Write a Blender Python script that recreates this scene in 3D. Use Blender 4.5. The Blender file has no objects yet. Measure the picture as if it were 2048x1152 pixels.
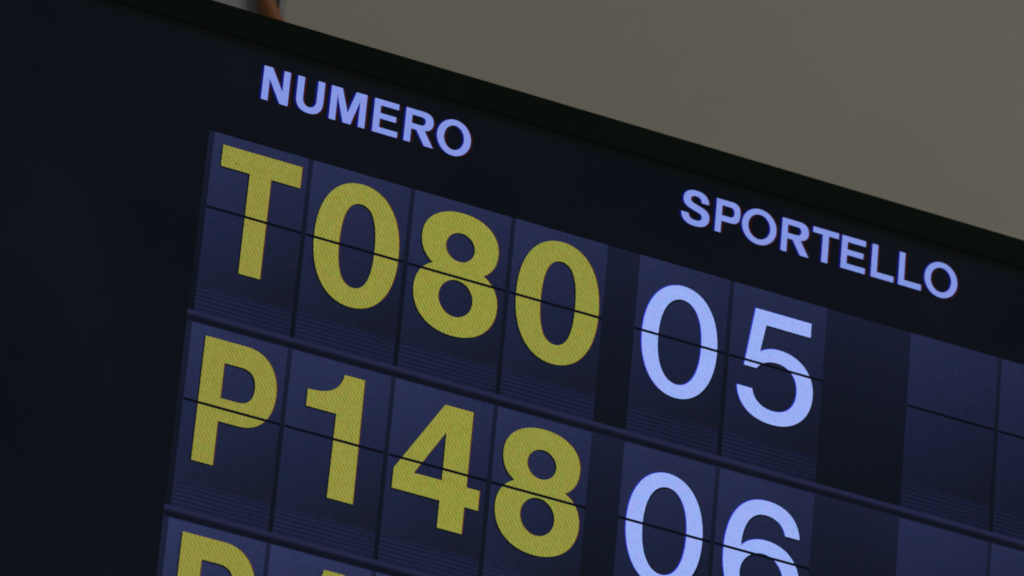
import bpy, bmesh, math, random
from mathutils import Vector, Matrix
from mathutils.geometry import tessellate_polygon
random.seed(4)
S = bpy.context.scene
COL = S.collection
U = 0.065                 # metres per tile pitch of the display
BASE = 3.25               # height of the top edge of the first row above the floor

# ------------------------------------------------------------------ camera
def W(x, y, n=0.0):
    """display-plane units (x right, y down, n into the wall) -> world metres"""
    return Vector((x * U, n * U, BASE - y * U))

R = [[0.9043062424055676, -0.08394567752474977, -0.4185490929045641],
     [0.2572722601959304, 0.889579161205741, 0.3774386043877438],
     [0.34064821162014075, -0.44900115720719586, 0.8260488827827315]]
T = [-2.641425118501964, -1.3870565740688923, 57.71812594144903]
FPX = 12991.728
def axis(i):              # camera axis i (image right, image down, forward) in world space
    a = R[i]
    return Vector((a[0], a[2], -a[1]))
cpos = [-(R[0][k] * T[0] + R[1][k] * T[1] + R[2][k] * T[2]) for k in range(3)]
cam_data = bpy.data.cameras.new('camera')
cam = bpy.data.objects.new('camera', cam_data)
COL.objects.link(cam)
xr, yd, zf = axis(0), axis(1), axis(2)
M = Matrix((( xr.x, -yd.x, -zf.x), (xr.y, -yd.y, -zf.y), (xr.z, -yd.z, -zf.z))).to_4x4()
M.translation = W(*cpos)
cam.matrix_world = M
cam_data.sensor_width = 36.0
cam_data.lens = FPX / 2048 * 36.0
cam_data.clip_start = 0.05
cam_data.clip_end = 100
cam_data.dof.use_dof = True
cam_data.dof.focus_distance = T[2] * U
cam_data.dof.aperture_fstop = 14.0
S.camera = cam

# ------------------------------------------------------------------ world, lamps, exposure
w = bpy.data.worlds.new('World'); S.world = w; w.use_nodes = True
bg = w.node_tree.nodes['Background']
bg.inputs[0].default_value = (0.95, 0.97, 1.0, 1); bg.inputs[1].default_value = 0.11
def lamp(name, loc, target, power, sx, sy, col):
    d = bpy.data.lights.new(name, 'AREA'); d.shape = 'RECTANGLE'; d.size = sx; d.size_y = sy
    d.energy = power; d.color = col
    o = bpy.data.objects.new(name, d); COL.objects.link(o)
    o.location = loc
    o.rotation_euler = (Vector(target) - Vector(loc)).to_track_quat('-Z', 'Y').to_euler()
    return o
lamp('ceiling_lamp', (2.4, -3.2, BASE + 1.3), (0.7, 0.3, BASE + 0.1), 33.0, 2.4, 1.2, (1.0, 0.97, 0.88))
S.view_settings.view_transform = 'Standard'
S.view_settings.look = 'None'
S.view_settings.exposure = 0
S.view_settings.gamma = 1
S.view_settings.use_curve_mapping = False
S.cycles.filter_width = 1.8

# ------------------------------------------------------------------ materials
def lin(r, g, b):
    f = lambda c: (c / 255 / 12.92) if c <= 10.3 else ((c / 255 + .055) / 1.055) ** 2.4
    return (f(r), f(g), f(b), 1)

class NT:
    def __init__(s, name):
        s.m = bpy.data.materials.new(name); s.m.use_nodes = True
        s.t = s.m.node_tree; s.b = s.t.nodes['Principled BSDF']
    def n(s, typ, **kw):
        q = s.t.nodes.new(typ)
        for k, v in kw.items(): setattr(q, k, v)
        return q
    def l(s, a, b): s.t.links.new(a, b)
    def math(s, op, a, b=None, c=None, clamp=False):
        q = s.n('ShaderNodeMath', operation=op, use_clamp=clamp)
        for i, v in enumerate((a, b, c)):
            if v is None: continue
            if isinstance(v, (int, float)): q.inputs[i].default_value = v
            else: s.l(v, q.inputs[i])
        return q.outputs[0]
    def mix(s, f, a, b, typ='MIX'):
        q = s.n('ShaderNodeMix', data_type='RGBA', blend_type=typ)
        for v, sock in ((f, q.inputs[0]), (a, q.inputs[6]), (b, q.inputs[7])):
            if isinstance(v, (int, float)): sock.default_value = v
            elif isinstance(v, tuple): sock.default_value = v
            else: s.l(v, sock)
        return q.outputs[2]
    def coords(s, kind='Object'):
        tc = s.n('ShaderNodeTexCoord'); sp = s.n('ShaderNodeSeparateXYZ')
        s.l(tc.outputs[kind], sp.inputs[0]); return tc.outputs[kind], sp.outputs

def screen_base(nt):
    """unlit LCD glass: black, faintly glossy"""
    nt.b.inputs['Base Color'].default_value = (0.002, 0.002, 0.0025, 1)
    nt.b.inputs['Roughness'].default_value = 0.8
    nt.b.inputs['Specular IOR Level'].default_value = 0.0
    nt.b.inputs['Emission Strength'].default_value = 1.0

def lcd_pattern(nt, u=0.033, v=0.062):
    """beat pattern of the LCD pixel lattice (world space, so it runs on from glyph to glyph)"""
    geo = nt.n('ShaderNodeNewGeometry'); sp = nt.n('ShaderNodeSeparateXYZ')
    nt.l(geo.outputs['Position'], sp.inputs[0])
    X = nt.math('DIVIDE', sp.outputs[0], U); Z = nt.math('DIVIDE', sp.outputs[2], U)
    def wave(a, b, per):
        q = nt.math('ADD', nt.math('MULTIPLY', X, a), nt.math('MULTIPLY', Z, b))
        return nt.math('SINE', nt.math('MULTIPLY', q, 2 * math.pi / per))
    return nt.math('MULTIPLY', wave(.83, .56, u), nt.math('MULTIPLY_ADD', wave(-.25, .97, v), .45, .7))

def noise(nt, scale, detail=3):
    geo = nt.n('ShaderNodeNewGeometry'); no = nt.n('ShaderNodeTexNoise')
    nt.l(geo.outputs['Position'], no.inputs['Vector'])
    no.inputs['Scale'].default_value = scale; no.inputs['Detail'].default_value = detail
    return no.outputs['Fac']

def glyph_mat(name, lo, hi, warm, cool, amp):
    """lo / hi: dim and bright dabs of the lattice; warm / cool: slow drift of hue"""
    nt = NT(name); screen_base(nt)
    p = lcd_pattern(nt)
    f = nt.math('ADD', nt.math('MULTIPLY_ADD', p, amp, 0.5), nt.math('MULTIPLY_ADD', noise(nt, 520, 2), 0.9, -0.45), clamp=True)
    c = nt.mix(f, lo, hi)
    h = nt.math('MULTIPLY_ADD', noise(nt, 240, 2), 3.4, -1.2, clamp=True)
    c = nt.mix(1.0, c, nt.mix(h, warm, cool), 'MULTIPLY')
    oi = nt.n('ShaderNodeObjectInfo')
    c = nt.mix(1.0, c, oi.outputs['Color'], 'MULTIPLY')
    nt.l(c, nt.b.inputs['Emission Color'])
    return nt.m

def flat_emit(name, c):
    nt = NT(name); screen_base(nt); nt.b.inputs['Emission Color'].default_value = c; return nt.m

def picture_noise(nt, c, amt=0.22):
    nz = noise(nt, 330, 2); big = noise(nt, 22, 2)
    f = nt.math('ADD', nt.math('MULTIPLY_ADD', nz, amt * 2, 1 - amt), nt.math('MULTIPLY_ADD', big, 0.24, -0.12))
    p = lcd_pattern(nt, 0.036, 0.08)
    f = nt.math('ADD', f, nt.math('MULTIPLY', p, 0.05))
    cc = nt.n('ShaderNodeCombineColor')
    for i in range(3): nt.l(f, cc.inputs[i])
    c = nt.mix(1.0, c, cc.outputs[0], 'MULTIPLY')
    h = nt.math('MULTIPLY_ADD', noise(nt, 150, 2), 3.4, -1.2, clamp=True)
    return nt.mix(1.0, c, nt.mix(h, (1.0, .98, 1.02, 1), (.86, 1.05, 1.0, 1)), 'MULTIPLY')

MT = {}
MT['yellow'] = glyph_mat('lit_yellow', lin(128, 128, 44), lin(160, 158, 74), (1.05, .97, 1.0, 1), (.93, 1.03, 1.0, 1), 0.42)
MT['white'] = glyph_mat('lit_blue_white', lin(140, 162, 234), lin(166, 185, 253), (1.05, .98, 1.0, 1), (.93, 1.02, 1.0, 1), 0.36)
MT['head'] = glyph_mat('lit_heading', lin(120, 140, 222), lin(142, 158, 234), (1.08, .98, .96, 1), (.92, 1.03, 1.0, 1), 0.15)
MT['blue'] = flat_emit('blue_subpixel_edge', lin(16, 20, 116))
MT['blue2'] = flat_emit('strong_blue_subpixel_edge', lin(48, 52, 200))
MT['red'] = flat_emit('red_subpixel_edge', lin(48, 20, 22))
MT['red2'] = flat_emit('dull_red_subpixel_edge', lin(88, 44, 42))
MT['dark'] = flat_emit('dark_edge', lin(16, 22, 28))

def m_screen():
    nt = NT('lit_black_screen'); screen_base(nt)
    nz = noise(nt, 9, 3)
    c = nt.mix(nt.math('MULTIPLY_ADD', nz, 3.0, -1.0, clamp=True), lin(11, 15, 22), lin(15, 18, 24))
    # the picture stops a little short of the bezel: unlit margin of the panel along the top
    geo = nt.n('ShaderNodeNewGeometry'); sp = nt.n('ShaderNodeSeparateXYZ'); nt.l(geo.outputs['Position'], sp.inputs[0])
    y = nt.math('DIVIDE', nt.math('SUBTRACT', BASE, sp.outputs[2]), U)
    mr = nt.n('ShaderNodeMapRange'); mr.interpolation_type = 'SMOOTHSTEP'
    nt.l(y, mr.inputs[0]); mr.inputs[1].default_value = -1.0; mr.inputs[2].default_value = -.84
    c = nt.mix(mr.outputs[0], lin(11, 13, 10), c)
    nt.l(c, nt.b.inputs['Emission Color']); return nt.m
MT['screen'] = m_screen()

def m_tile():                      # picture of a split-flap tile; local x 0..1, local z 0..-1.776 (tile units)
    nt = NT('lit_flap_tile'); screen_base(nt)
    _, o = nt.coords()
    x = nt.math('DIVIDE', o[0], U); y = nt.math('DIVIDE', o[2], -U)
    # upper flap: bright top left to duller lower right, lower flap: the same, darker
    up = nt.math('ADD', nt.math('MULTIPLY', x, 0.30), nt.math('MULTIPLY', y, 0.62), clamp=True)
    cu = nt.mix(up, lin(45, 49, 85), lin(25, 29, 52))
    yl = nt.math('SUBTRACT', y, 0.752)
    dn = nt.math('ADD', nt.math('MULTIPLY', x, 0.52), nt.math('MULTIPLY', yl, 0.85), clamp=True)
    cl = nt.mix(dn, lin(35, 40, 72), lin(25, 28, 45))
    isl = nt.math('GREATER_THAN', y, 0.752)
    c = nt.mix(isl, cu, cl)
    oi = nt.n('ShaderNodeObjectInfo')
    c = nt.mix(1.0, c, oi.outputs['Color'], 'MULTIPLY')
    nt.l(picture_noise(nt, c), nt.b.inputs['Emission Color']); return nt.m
MT['tile'] = m_tile()

def m_vent():
    nt = NT('lit_slatted_strip'); screen_base(nt)
    _, o = nt.coords()
    x = nt.math('DIVIDE', o[0], U); y = nt.math('DIVIDE', o[2], -U)
    wv = nt.math('SINE', nt.math('MULTIPLY', y, 2 * math.pi / 0.042))
    f = nt.math('MULTIPLY_ADD', wv, 0.5, 0.5)
    c = nt.mix(f, lin(25, 28, 51), lin(35, 39, 68))
    c = nt.mix(nt.math('MULTIPLY', x, 0.35, clamp=True), c, lin(22, 24, 44))
    oi = nt.n('ShaderNodeObjectInfo')
    c = nt.mix(1.0, c, oi.outputs['Color'], 'MULTIPLY')
    nt.l(picture_noise(nt, c), nt.b.inputs['Emission Color']); return nt.m
MT['vent'] = m_vent()

def m_panel():                     # tray behind the flaps: navy above, nearly black below
    nt = NT('lit_tray'); screen_base(nt)
    _, o = nt.coords()
    y = nt.math('DIVIDE', nt.math('DIVIDE', o[2], -U), 1.78)
    r = nt.n('ShaderNodeValToRGB'); nt.l(y, r.inputs[0])
    e = r.color_ramp.elements
    e[0].position = 0; e[0].color = lin(28, 31, 54)
    e[1].position = 1; e[1].color = lin(16, 20, 29)
    q = e.new(0.45); q.color = lin(21, 24, 39)
    oi = nt.n('ShaderNodeObjectInfo')
    c = nt.mix(1.0, r.outputs[0], oi.outputs['Color'], 'MULTIPLY')
    nt.l(picture_noise(nt, c, 0.1), nt.b.inputs['Emission Color']); return nt.m
MT['panel'] = m_panel()

def m_rail():
    nt = NT('lit_rail'); screen_base(nt)
    _, o = nt.coords()
    y = nt.math('DIVIDE', nt.math('DIVIDE', o[2], -U), 0.118)
    r = nt.n('ShaderNodeValToRGB'); nt.l(y, r.inputs[0])
    e = r.color_ramp.elements
    e[0].position = 0; e[0].color = lin(32, 33, 62)
    e[1].position = 1; e[1].color = lin(30, 32, 60)
    for p, c in ((0.16, lin(40, 41, 72)), (0.32, lin(34, 35, 61)), (0.50, lin(19, 21, 34)), (0.82, lin(15, 18, 28))):
        q = e.new(p); q.color = c
    nt.l(picture_noise(nt, r.outputs[0], 0.1), nt.b.inputs['Emission Color']); return nt.m
MT['rail'] = m_rail()
MT['hinge'] = flat_emit('lit_hinge_gap', lin(11, 13, 24))

def plastic(name, col, rough=0.5, spec=0.3, ns=500, bump=0.02):
    nt = NT(name)
    nz = noise(nt, 14, 4)
    d = tuple(c * 0.8 for c in col[:3]) + (1,)
    nt.l(nt.mix(nz, d, col), nt.b.inputs['Base Color'])
    nt.b.inputs['Roughness'].default_value = rough
    nt.b.inputs['Specular IOR Level'].default_value = spec
    bp = nt.n('ShaderNodeBump'); bp.inputs['Strength'].default_value = bump
    nt.l(noise(nt, ns, 2), bp.inputs['Height']); nt.l(bp.outputs[0], nt.b.inputs['Normal'])
    return nt.m
MT['bezel'] = plastic('black_bezel_plastic', (0.011, 0.017, 0.0125, 1), 0.75, 0.03)
MT['lip'] = plastic('shaded_lip_plastic', (0.006, 0.008, 0.006, 1), 0.8, 0.02)  # bezel plastic darkened: shade of the gap along the screen, put into the colour
MT['housing'] = plastic('dark_housing', (0.02, 0.02, 0.02, 1), 0.6, 0.2)
MT['cable'] = plastic('orange_brown_sheath', (0.36, 0.125, 0.035, 1), 0.45, 0.4, 300, 0.1)
MT['conduit'] = plastic('grey_conduit', (0.30, 0.31, 0.33, 1), 0.5, 0.3)

def m_wall(name, col, col2):
    nt = NT(name)
    nz = noise(nt, 6, 5); n2 = noise(nt, 60, 4)
    f = nt.math('ADD', nt.math('MULTIPLY', nz, 0.75), nt.math('MULTIPLY', n2, 0.35), clamp=True)
    nt.l(nt.mix(f, col, col2), nt.b.inputs['Base Color'])
    nt.b.inputs['Roughness'].default_value = 0.85
    nt.b.inputs['Specular IOR Level'].default_value = 0.2
    bp = nt.n('ShaderNodeBump'); bp.inputs['Strength'].default_value = 0.12; bp.inputs['Distance'].default_value = 0.002
    nt.l(noise(nt, 220, 5), bp.inputs['Height']); nt.l(bp.outputs[0], nt.b.inputs['Normal'])
    return nt.m
MT['wall'] = m_wall('beige_plaster', (0.40, 0.385, 0.315, 1), (0.46, 0.44, 0.37, 1))
MT['wall_left'] = m_wall('grey_plaster', (0.36, 0.345, 0.36, 1), (0.39, 0.375, 0.385, 1))

# ------------------------------------------------------------------ helpers
def link(name, me, parent=None, loc=None):
    o = bpy.data.objects.new(name, me); COL.objects.link(o)
    if parent is not None: o.parent = parent
    if loc is not None: o.location = loc
    return o
def box_mesh(name, x0, x1, y0, y1, z0, z1, mat, bevel=0):
    bm = bmesh.new()
    bmesh.ops.create_cube(bm, size=1)
    for v in bm.verts:
        v.co = Vector((x0 + (v.co.x + .5) * (x1 - x0), y0 + (v.co.y + .5) * (y1 - y0), z0 + (v.co.z + .5) * (z1 - z0)))
    if bevel: bmesh.ops.bevel(bm, geom=bm.edges[:], offset=bevel, segments=2, affect='EDGES', profile=0.5)
    bmesh.ops.recalc_face_normals(bm, faces=bm.faces)
    me = bpy.data.meshes.new(name); bm.to_mesh(me); bm.free(); me.materials.append(mat); return me
def rect_mesh(name, x0, x1, y0, y1, mat):
    """flat lit picture element facing -Y, in display units (y down)"""
    me = bpy.data.meshes.new(name)
    me.from_pydata([(x0 * U, 0, -y0 * U), (x1 * U, 0, -y0 * U), (x1 * U, 0, -y1 * U), (x0 * U, 0, -y1 * U)], [], [(0, 3, 2, 1)])
    me.materials.append(mat); return me

# ------------------------------------------------------------------ glyph outlines (display units, y down)
K = 0.5523
def bez(p0, p1, p2, p3, n=14):
    out = []
    for i in range(n):
        t = i / n; a = 1 - t
        out.append((a**3*p0[0] + 3*a*a*t*p1[0] + 3*a*t*t*p2[0] + t**3*p3[0], a**3*p0[1] + 3*a*a*t*p1[1] + 3*a*t*t*p2[1] + t**3*p3[1]))
    return out
def oval(cx, cy, rx, ry, kx=K, ky=K):
    """closed oval; kx / ky above 0.55 square its ends / sides off"""
    p = []
    q = [((0, -1), (kx, -1), (1, -ky), (1, 0)), ((1, 0), (1, ky), (kx, 1), (0, 1)), ((0, 1), (-kx, 1), (-1, ky), (-1, 0)), ((-1, 0), (-1, -ky), (-kx, -1), (0, -1))]
    for s in q: p += bez(*[(cx + a * rx, cy + b * ry) for a, b in s])
    return p
def path(cmds):
    """list of points; ('c', p1, p2, p3) is a cubic from the previous point"""
    out = []; cur = None
    for c in cmds:
        if c[0] == 'c':
            out.pop(); out += bez(cur, *c[1:]); out.append(c[3]); cur = c[3]
        else: out.append(c); cur = c
    return out

def g_zero_bold(cx): return [(oval(cx, .720, .411, .615, .53, .70), [oval(cx + .005, .722, .173, .420, .55, .78)])]
def g_eight(cx):
    c = cx
    outer = path([(c, .105), ('c', (c + .23, .105), (c + .377, .235), (c + .377, .413)), ('c', (c + .377, .53), (c + .335, .615), (c + .25, .668)),
        ('c', (c + .35, .718), (c + .411, .818), (c + .411, .952)), ('c', (c + .411, 1.175), (c + .25, 1.336), (c, 1.336)),
        ('c', (c - .25, 1.336), (c - .411, 1.175), (c - .411, .952)), ('c', (c - .411, .818), (c - .35, .718), (c - .245, .668)),
        ('c', (c - .335, .615), (c - .377, .53), (c - .377, .413)), ('c', (c - .377, .235), (c - .23, .105), (c, .105))])
    return [(outer, [oval(c + .003, .450, .143, .144), oval(c + .003, .963, .168, .183)])]
def g_T(): return [([(.091, .105), (.858, .105), (.858, .317), (.577, .317), (.577, 1.312), (.371, 1.312), (.371, .317), (.091, .317)], [])]
def g_P():
    outer = path([(.137, .100), (.53, .100), ('c', (.735, .100), (.851, .265), (.851, .482)), ('c', (.851, .715), (.735, .876), (.53, .876)), (.338, .876), (.338, 1.305), (.137, 1.305)])
    inner = path([(.338, .312), (.50, .312), ('c', (.60, .312), (.648, .375), (.648, .478)), ('c', (.648, .59), (.60, .654), (.50, .654)), (.338, .654)])
    return [(outer, [inner])]
def g_one():
    return [(path([(.180, .335), ('c', (.35, .335), (.487, .295), (.512, .110)), (.706, .110), (.712, 1.318), (.466, 1.318), (.470, .502), (.180, .502)]), [])]
def g_four():
    return [([(.490, .128), (.766, .128), (.766, .866), (.896, .866), (.896, 1.058), (.763, 1.058), (.763, 1.322), (.524, 1.322), (.524, 1.058), (.061, 1.058), (.061, .862)], [[(.527, .385), (.255, .862), (.527, .862)]])]
def g_zero_light(cx): return [(oval(cx, .764, .380, .566, .55, .64), [oval(cx + .001, .766, .219, .430, .55, .68)])]
def g_five():
    b = -4.2124 - .9592
    P = path([(5.404, .206), (5.978, .206), (5.978, .350), (5.523, .350), (5.478, .632), ('c', (5.53, .590), (5.60, .566), (5.672, .566)),
        ('c', (5.89, .566), (6.040, .715), (6.040, .930)), ('c', (6.040, 1.170), (5.88, 1.328), (5.652, 1.328)),
        ('c', (5.43, 1.328), (5.290, 1.210), (5.272, 1.020)), (5.428, 1.020), ('c', (5.445, 1.125), (5.53, 1.192), (5.652, 1.192)),
        ('c', (5.79, 1.192), (5.876, 1.09), (5.876, .945)), ('c', (5.876, .80), (5.79, .702), (5.652, .702)),
        ('c', (5.565, .702), (5.50, .738), (5.455, .806)), (5.328, .806)])
    return [([(x + b, y) for x, y in P], [])]
def g_six():
    b = -4.2124 - .9592
    P = path([(6.010, .497), (5.864, .497), ('c', (5.845, .400), (5.765, .343), (5.655, .343)), ('c', (5.515, .343), (5.435, .480), (5.432, .705)),
        ('c', (5.490, .625), (5.580, .590), (5.680, .590)), ('c', (5.885, .590), (6.035, .735), (6.035, .952)),
        ('c', (6.035, 1.180), (5.875, 1.334), (5.660, 1.334)), ('c', (5.400, 1.334), (5.262, 1.135), (5.262, .790)),
        ('c', (5.262, .415), (5.410, .200), (5.665, .200)), ('c', (5.860, .200), (5.990, .310), (6.010, .497))])
    hole = oval(5.655, .960, .218, .234)
    return [([(x + b, y) for x, y in P], [[(x + b, y) for x, y in hole]])]

# heading capitals, x from its own left edge, baseline 0 upwards -> stored as y down from -CAP to 0
CAP = .340
ST = 1.0                  # stroke weight; the right hand heading is cut a little lighter
def H_N(w): s = .066 * ST; return [([(0, -CAP), (.082, -CAP), (w - s, -.125), (w - s, -CAP), (w, -CAP), (w, 0), (w - .078, 0), (s, -.222), (s, 0), (0, 0)], [])]
def H_U(w): s = .069 * ST; m = w / 2; return [(path([(0, -CAP), (s, -CAP), (s, -.135), ('c', (s, -.08), (m - .035, -.052), (m, -.052)), ('c', (m + .035, -.052), (w - s, -.08), (w - s, -.135)), (w - s, -CAP), (w, -CAP), (w, -.130), ('c', (w, -.04), (w - .05, .009), (m, .009)), ('c', (.05, .009), (0, -.04), (0, -.130))]), [])]
def H_M(w): s = .063; m = w / 2; return [([(0, -CAP), (.106, -CAP), (m, -.108), (w - .106, -CAP), (w, -CAP), (w, 0), (w - s, 0), (w - s, -.262), (m + .037, 0), (m - .037, 0), (s, -.262), (s, 0), (0, 0)], [])]
def H_E(w): s = .067 * ST; h = .058; return [([(0, -CAP), (w - .006, -CAP), (w - .006, -CAP + h), (s, -CAP + h), (s, -.204), (w - .024, -.204), (w - .024, -.148), (s, -.148), (s, -h), (w, -h), (w, 0), (0, 0)], [])]
def H_R(w):
    s = .067 * ST
    o = path([(0, -CAP), (.172, -CAP), ('c', (.245, -CAP), (.276, -.302), (.276, -.245)), ('c', (.276, -.19), (.245, -.160), (.196, -.152)), (w, 0), (w - .088, 0), (.116, -.140), (s, -.140), (s, 0), (0, 0)])
    i = path([(s, -CAP + .057), (.152, -CAP + .057), ('c', (.185, -CAP + .057), (.199, -.268), (.199, -.242)), ('c', (.199, -.212), (.185, -.196), (.152, -.196)), (s, -.196)])
    return [(o, [i])]
def H_O(w): return [(oval(w / 2, -CAP / 2, w / 2, CAP / 2 + .012), [oval(w / 2, -CAP / 2, w / 2 - .072 * ST, CAP / 2 - .048 * ST)])]
def H_P(w):
    s = .067 * ST
    o = path([(0, -CAP), (.155, -CAP), ('c', (.228, -CAP), (w, -.300), (w, -.232)), ('c', (w, -.165), (.228, -.122), (.155, -.122)), (s, -.122), (s, 0), (0, 0)])
    i = path([(s, -CAP + .057), (.142, -CAP + .057), ('c', (.175, -CAP + .057), (.188, -.262), (.188, -.232)), ('c', (.188, -.200), (.175, -.180), (.142, -.180)), (s, -.180)])
    return [(o, [i])]
def H_T(w): m = w / 2; s = .036 * ST; return [([(0, -CAP), (w, -CAP), (w, -CAP + .058), (m + s, -CAP + .058), (m + s, 0), (m - s, 0), (m - s, -CAP + .058), (0, -CAP + .058)], [])]
def H_L(w): s = .067 * ST; return [([(0, -CAP), (s, -CAP), (s, -.060), (w, -.060), (w, 0), (0, 0)], [])]
def H_S(w):
    return [(path([(.272, -.240), (.200, -.240), ('c', (.196, -.277), (.175, -.296), (.138, -.296)), ('c', (.105, -.296), (.086, -.281), (.086, -.256)),
        ('c', (.086, -.222), (.125, -.217), (.172, -.203)), ('c', (.240, -.184), (.286, -.165), (.286, -.098)), ('c', (.286, -.030), (.232, .011), (.146, .011)),
        ('c', (.056, .011), (.003, -.030), (0, -.106)), (.073, -.106), ('c', (.075, -.068), (.102, -.048), (.148, -.048)),
        ('c', (.188, -.048), (.211, -.064), (.211, -.092)), ('c', (.211, -.122), (.185, -.130), (.135, -.144)), ('c', (.062, -.164), (.013, -.182), (.013, -.250)),
        ('c', (.013, -.312), (.060, -.351), (.137, -.351)), ('c', (.222, -.351), (.268, -.312), (.272, -.240))]), [])]

def glyph_mesh(name, shapes, layers):
    """layers: (dx, dy, n, material); every layer is the same outline shown by another set of subpixels"""
    verts, faces, mi, mats = [], [], [], []
    for k, (dx, dy, n, mat) in enumerate(layers):
        mats.append(mat)
        for outer, holes in shapes:
            loops = [outer] + holes
            tris = tessellate_polygon([[Vector((x, -y, 0)) for x, y in lp] for lp in loops])
            base = len(verts)
            for lp in loops:
                for x, y in lp: verts.append(((x + dx) * U, n, -(y + dy) * U))
            for t in tris:
                a, b, c = [Vector(verts[base + i]) for i in t]
                if (b - a).cross(c - a).length < 1e-12: continue
                f = tuple(base + i for i in t)
                if (b - a).cross(c - a).y > 0: f = f[::-1]
                faces.append(f); mi.append(k)
    me = bpy.data.meshes.new(name); me.from_pydata(verts, [], faces)
    for m in mats: me.materials.append(m)
    me.polygons.foreach_set('material_index', mi)
    return me

# ------------------------------------------------------------------ room behind the display
def structure(name, me, label):
    o = link(name, me); o['kind'] = 'structure'; o['label'] = label; return o
WALL_Y = 0.30
def at(px, py, Y):
    """world point on the plane y = Y that the ray through photo pixel (2048 wide) meets; used once to size the things on the wall"""
    d = xr * ((px - 1024) / FPX) + yd * ((py - 576) / FPX) + zf
    o = M.translation
    return o + d * ((Y - o.y) / d.y)
seam = at(561, 20, WALL_Y).x
structure('wall', box_mesh('wall', seam, 6.0, WALL_Y, WALL_Y + 0.2, 0, 6.0, MT['wall']), 'smooth beige grey painted wall behind the display')
structure('wall.001', box_mesh('wall_left_part', -6.0, seam, WALL_Y + 0.002, WALL_Y + 0.2, 0, 6.0, MT['wall_left']), 'duller grey stretch of wall left of the beige one')

def tube(name, pts, rad, mat, seg=16):
    bm = bmesh.new(); rings = []
    for i, p in enumerate(pts):
        d = (pts[min(i + 1, len(pts) - 1)] - pts[max(i - 1, 0)]).normalized()
        a = d.cross(Vector((0, 1, 0))).normalized(); b = d.cross(a)
        r = rad(i / (len(pts) - 1)) if callable(rad) else rad
        rings.append([bm.verts.new(p + (a * math.cos(2 * math.pi * k / seg) + b * math.sin(2 * math.pi * k / seg)) * r) for k in range(seg)])
    for i in range(len(rings) - 1):
        for k in range(seg):
            f = bm.faces.new((rings[i][k], rings[i][(k + 1) % seg], rings[i + 1][(k + 1) % seg], rings[i + 1][k])); f.smooth = True
    bm.faces.new(rings[0]); bm.faces.new(rings[-1])
    bmesh.ops.recalc_face_normals(bm, faces=bm.faces)
    me = bpy.data.meshes.new(name); bm.to_mesh(me); bm.free(); me.materials.append(mat); return me

# orange-brown cable coming down the wall and going behind the display
cy = WALL_Y - 0.0065
pix = [(548, -420), (540, -260), (533, -140), (530, -60), (532, 0), (540, 22), (550, 45), (566, 75), (590, 130), (600, 220)]
ctrl = [at(a, b, cy) for a, b in pix]
pts = []
for i in range(len(ctrl) - 1):
    p0, p1, p2, p3 = ctrl[max(i - 1, 0)], ctrl[i], ctrl[i + 1], ctrl[min(i + 2, len(ctrl) - 1)]
    for k in range(6):
        t = k / 6
        pts.append(0.5 * ((2 * p1) + (p2 - p0) * t + (2 * p0 - 5 * p1 + 4 * p2 - p3) * t * t + (3 * p1 - p0 - 3 * p2 + p3) * t ** 3))
cab = link('cable', tube('cable', pts, 0.0056, MT['cable']))
cab['label'] = 'orange brown cable dropping behind the top edge of the display'; cab['category'] = 'cable'

c0 = at(564, 10, WALL_Y - 0.0005)
con = link('conduit', box_mesh('conduit', -0.0022, 0.0022, -0.001, 0.001, -0.6, 0.9, MT['conduit'], 0.0004), None, c0)
con['label'] = 'thin grey strip running down the wall just right of the orange cable'; con['category'] = 'conduit'

# ------------------------------------------------------------------ the information display
disp = bpy.data.objects.new('information_display', None); COL.objects.link(disp)
disp['label'] = 'large dark wall display screen listing ticket numbers and counters'
disp['category'] = 'display'
disp.location = W(0, 0)

X0, X1, Y0, Y1 = -2.95, 11.45, -0.985, 7.12           # lit area in display units
scr = link('screen', rect_mesh('screen', X0, X1, Y0, Y1, MT['screen']), disp)

def bezel_mesh():
    # profile swept round the four sides: (outward offset, n)
    prof = [(0.0, .03), (0.0, -.008), (.030, -.022), (.280, -.034), (.298, -.018), (.300, .30)]
    cs = [(X0, Y0, -1, -1), (X1, Y0, 1, -1), (X1, Y1, 1, 1), (X0, Y1, -1, 1)]
    bm = bmesh.new(); rings = []
    for (cx, cyy, sx, sy) in cs:
        rings.append([bm.verts.new(((cx + sx * o) * U, n * U, -(cyy + sy * o) * U)) for o, n in prof])
    for i in range(4):
        a, b = rings[i], rings[(i + 1) % 4]
        for k in range(len(prof) - 1):
            f = bm.faces.new((a[k], b[k], b[k + 1], a[k + 1]))
            f.material_index = 1 if k == 0 else 0
    bmesh.ops.recalc_face_normals(bm, faces=bm.faces)
    me = bpy.data.meshes.new('bezel'); bm.to_mesh(me); bm.free()
    me.materials.append(MT['bezel']); me.materials.append(MT['lip']); return me
link('bezel', bezel_mesh(), disp)
link('back_housing', box_mesh('back_housing', (X0 - .2) * U, (X1 + .2) * U, .06 * U, 1.1 * U, -(Y1 + .2) * U, -(Y0 - .2) * U, MT['housing'], 0.004), disp)
link('mounting_bracket', box_mesh('mounting_bracket', 3.0 * U, 5.5 * U, 1.1 * U + .001, WALL_Y - .001, -4.2 * U, -2.0 * U, MT['housing'], 0.003), disp)

STEP = 0.00012
def lay(o, n): o.location.y = -n * STEP

ROWP, HIN, VEN, RAIL = 1.8912, .7518, 1.523, 1.776
PW = .9592
tile_w = .915
starts = [0, PW, PW + 1, PW + 2, 4.2124, 5.1716, 7.0019, 7.9611]
widths = [.915, .955, .955, .927, .915, .957, .915, .93]
rows = ['T080', 'P148', 'P1']
lights = ['05', '06', '']
bright_row = [0.93, 0.99, 1.20]

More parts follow.
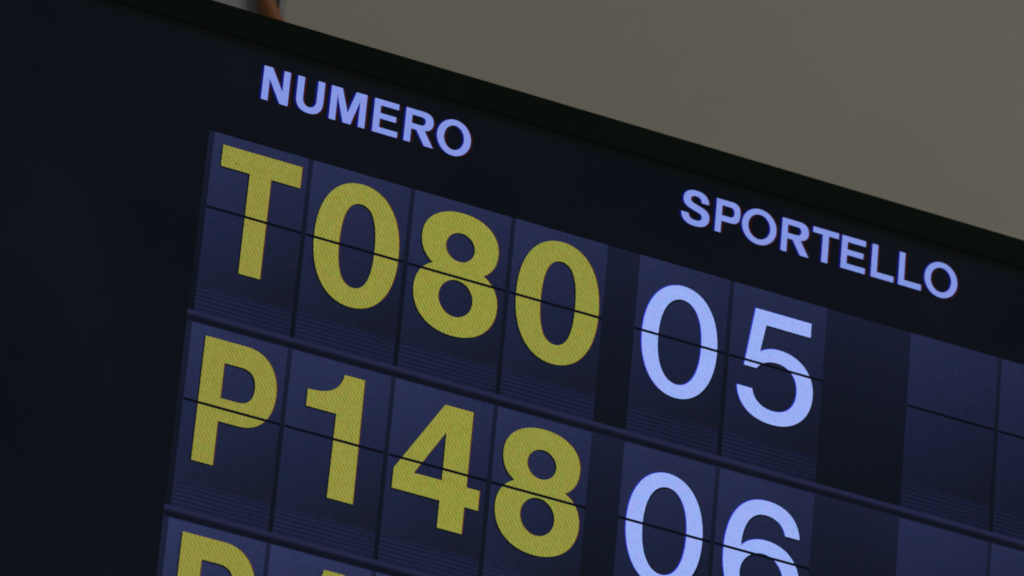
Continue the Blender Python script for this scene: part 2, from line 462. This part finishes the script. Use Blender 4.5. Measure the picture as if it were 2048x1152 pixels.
tile_me = {}
for wd in sorted(set(widths)):
    tile_me[wd] = (rect_mesh('flap_tile', 0, wd, 0, RAIL, MT['tile']), rect_mesh('vent_strip', 0, wd, VEN, RAIL, MT['vent']), rect_mesh('hinge_line', 0, wd, HIN - .013, HIN + .013, MT['hinge']))

def yl(shapes): return glyph_mesh('character', shapes, [(0, 0, 0, MT['yellow']), (.010, -.003, .00004, MT['red2']), (-.013, .015, .00008, MT['dark'])])
def wl(shapes): return glyph_mesh('character', shapes, [(0, 0, 0, MT['white']), (-.011, -.003, .00004, MT['blue2']), (.009, .016, .00008, MT['dark'])])
G = {'T': (yl, g_T()), '0': (yl, g_zero_bold(.4905)), '8': (yl, g_eight(.483)), 'P': (yl, g_P()), '1': (yl, g_one()), '4': (yl, g_four())}
G2 = {'0': (wl, g_zero_light(4.669 - 4.2124)), '5': (wl, g_five()), '6': (wl, g_six())}
dx_fix = {('0', 3): -.014, ('8', 3): -.018}
tint = {0: (.97, .95, 1.0), 1: (1.0, 1.0, 1.0), 2: (1.0, 1.02, .98), 3: (.97, 1.0, .98)}
kind_word = lambda ch: 'letter' if ch.isalpha() else 'digit'

for r in range(3):
    y = ROWP * r
    pan = link('row_tray', rect_mesh('row_tray', -.052, 9.0, 0, RAIL, MT['panel']), disp, (0, 0, -y * U)); lay(pan, 1)
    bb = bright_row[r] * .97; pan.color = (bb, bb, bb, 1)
    rl = link('row_rail', rect_mesh('row_rail', -.058, 9.02, 0, .118, MT['rail']), disp, (0, 0, -(y + RAIL) * U)); lay(rl, 2)
    for c in range(8):
        wd = widths[c]; tm, vm, hm = tile_me[wd]
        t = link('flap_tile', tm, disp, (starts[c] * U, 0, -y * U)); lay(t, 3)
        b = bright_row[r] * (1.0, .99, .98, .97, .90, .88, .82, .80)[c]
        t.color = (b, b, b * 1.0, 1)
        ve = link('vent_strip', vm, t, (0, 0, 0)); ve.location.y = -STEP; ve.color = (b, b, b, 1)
        hg = link('hinge_line', hm, t, (0, 0, 0)); hg.location.y = -5 * STEP
        ch = None
        if c < 4 and c < len(rows[r]): ch = rows[r][c]; fn, sh = G[ch]
        if c in (4, 5) and c - 4 < len(lights[r]): ch = lights[r][c - 4]; fn, sh = G2[ch]
        if ch:
            me = fn(sh)
            g = link('character', me, t, (dx_fix.get((ch, c), 0) * U, -3 * STEP, 0))
            if c < 4:
                tt = tint[c]; g.color = (tt[0], tt[1], tt[2], 1); g['label'] = 'yellow %s %s' % (kind_word(ch), ch)
            else: g.color = (1, 1, 1, 1); g['label'] = 'pale blue white digit %s' % ch

def heading(word, xs, ws):
    shapes = []
    for ch, x, wd in zip(word, xs, ws):
        x += .008; wd -= .016
        for outer, holes in globals()['H_' + ch](wd):
            shapes.append(([(x + a, b - .456) for a, b in outer], [[(x + a, b - .456) for a, b in h] for h in holes]))
    me = glyph_mesh('heading', shapes, [(0, 0, 0, MT['head']), (-.020, .002, .00006, MT['blue']), (.023, .001, .00009, MT['red'])])
    o = link('heading', me, disp); lay(o, 3); o.color = (1, 1, 1, 1)
    o['label'] = 'pale blue heading reading ' + word
ST = .95
heading('NUMERO', [.387, .718, 1.048, 1.474, 1.785, 2.104], [.274, .280, .366, .262, .308, .352])
ST = .88
heading('SPORTELLO', [4.575, 4.924, 5.194, 5.603, 5.922, 6.224, 6.540, 6.826, 7.096], [.288, .262, .370, .304, .283, .268, .252, .254, .360])

# a dark speck on the glass over the letter T
bm = bmesh.new()
bmesh.ops.create_circle(bm, cap_ends=True, radius=.007 * U, segments=10, matrix=Matrix.Rotation(math.pi / 2, 4, 'X'))
me = bpy.data.meshes.new('dust_speck'); bm.to_mesh(me); bm.free(); me.materials.append(MT['dark'])
sp = link('dust_speck', me, disp, (.232 * U, -.0012, -.258 * U))
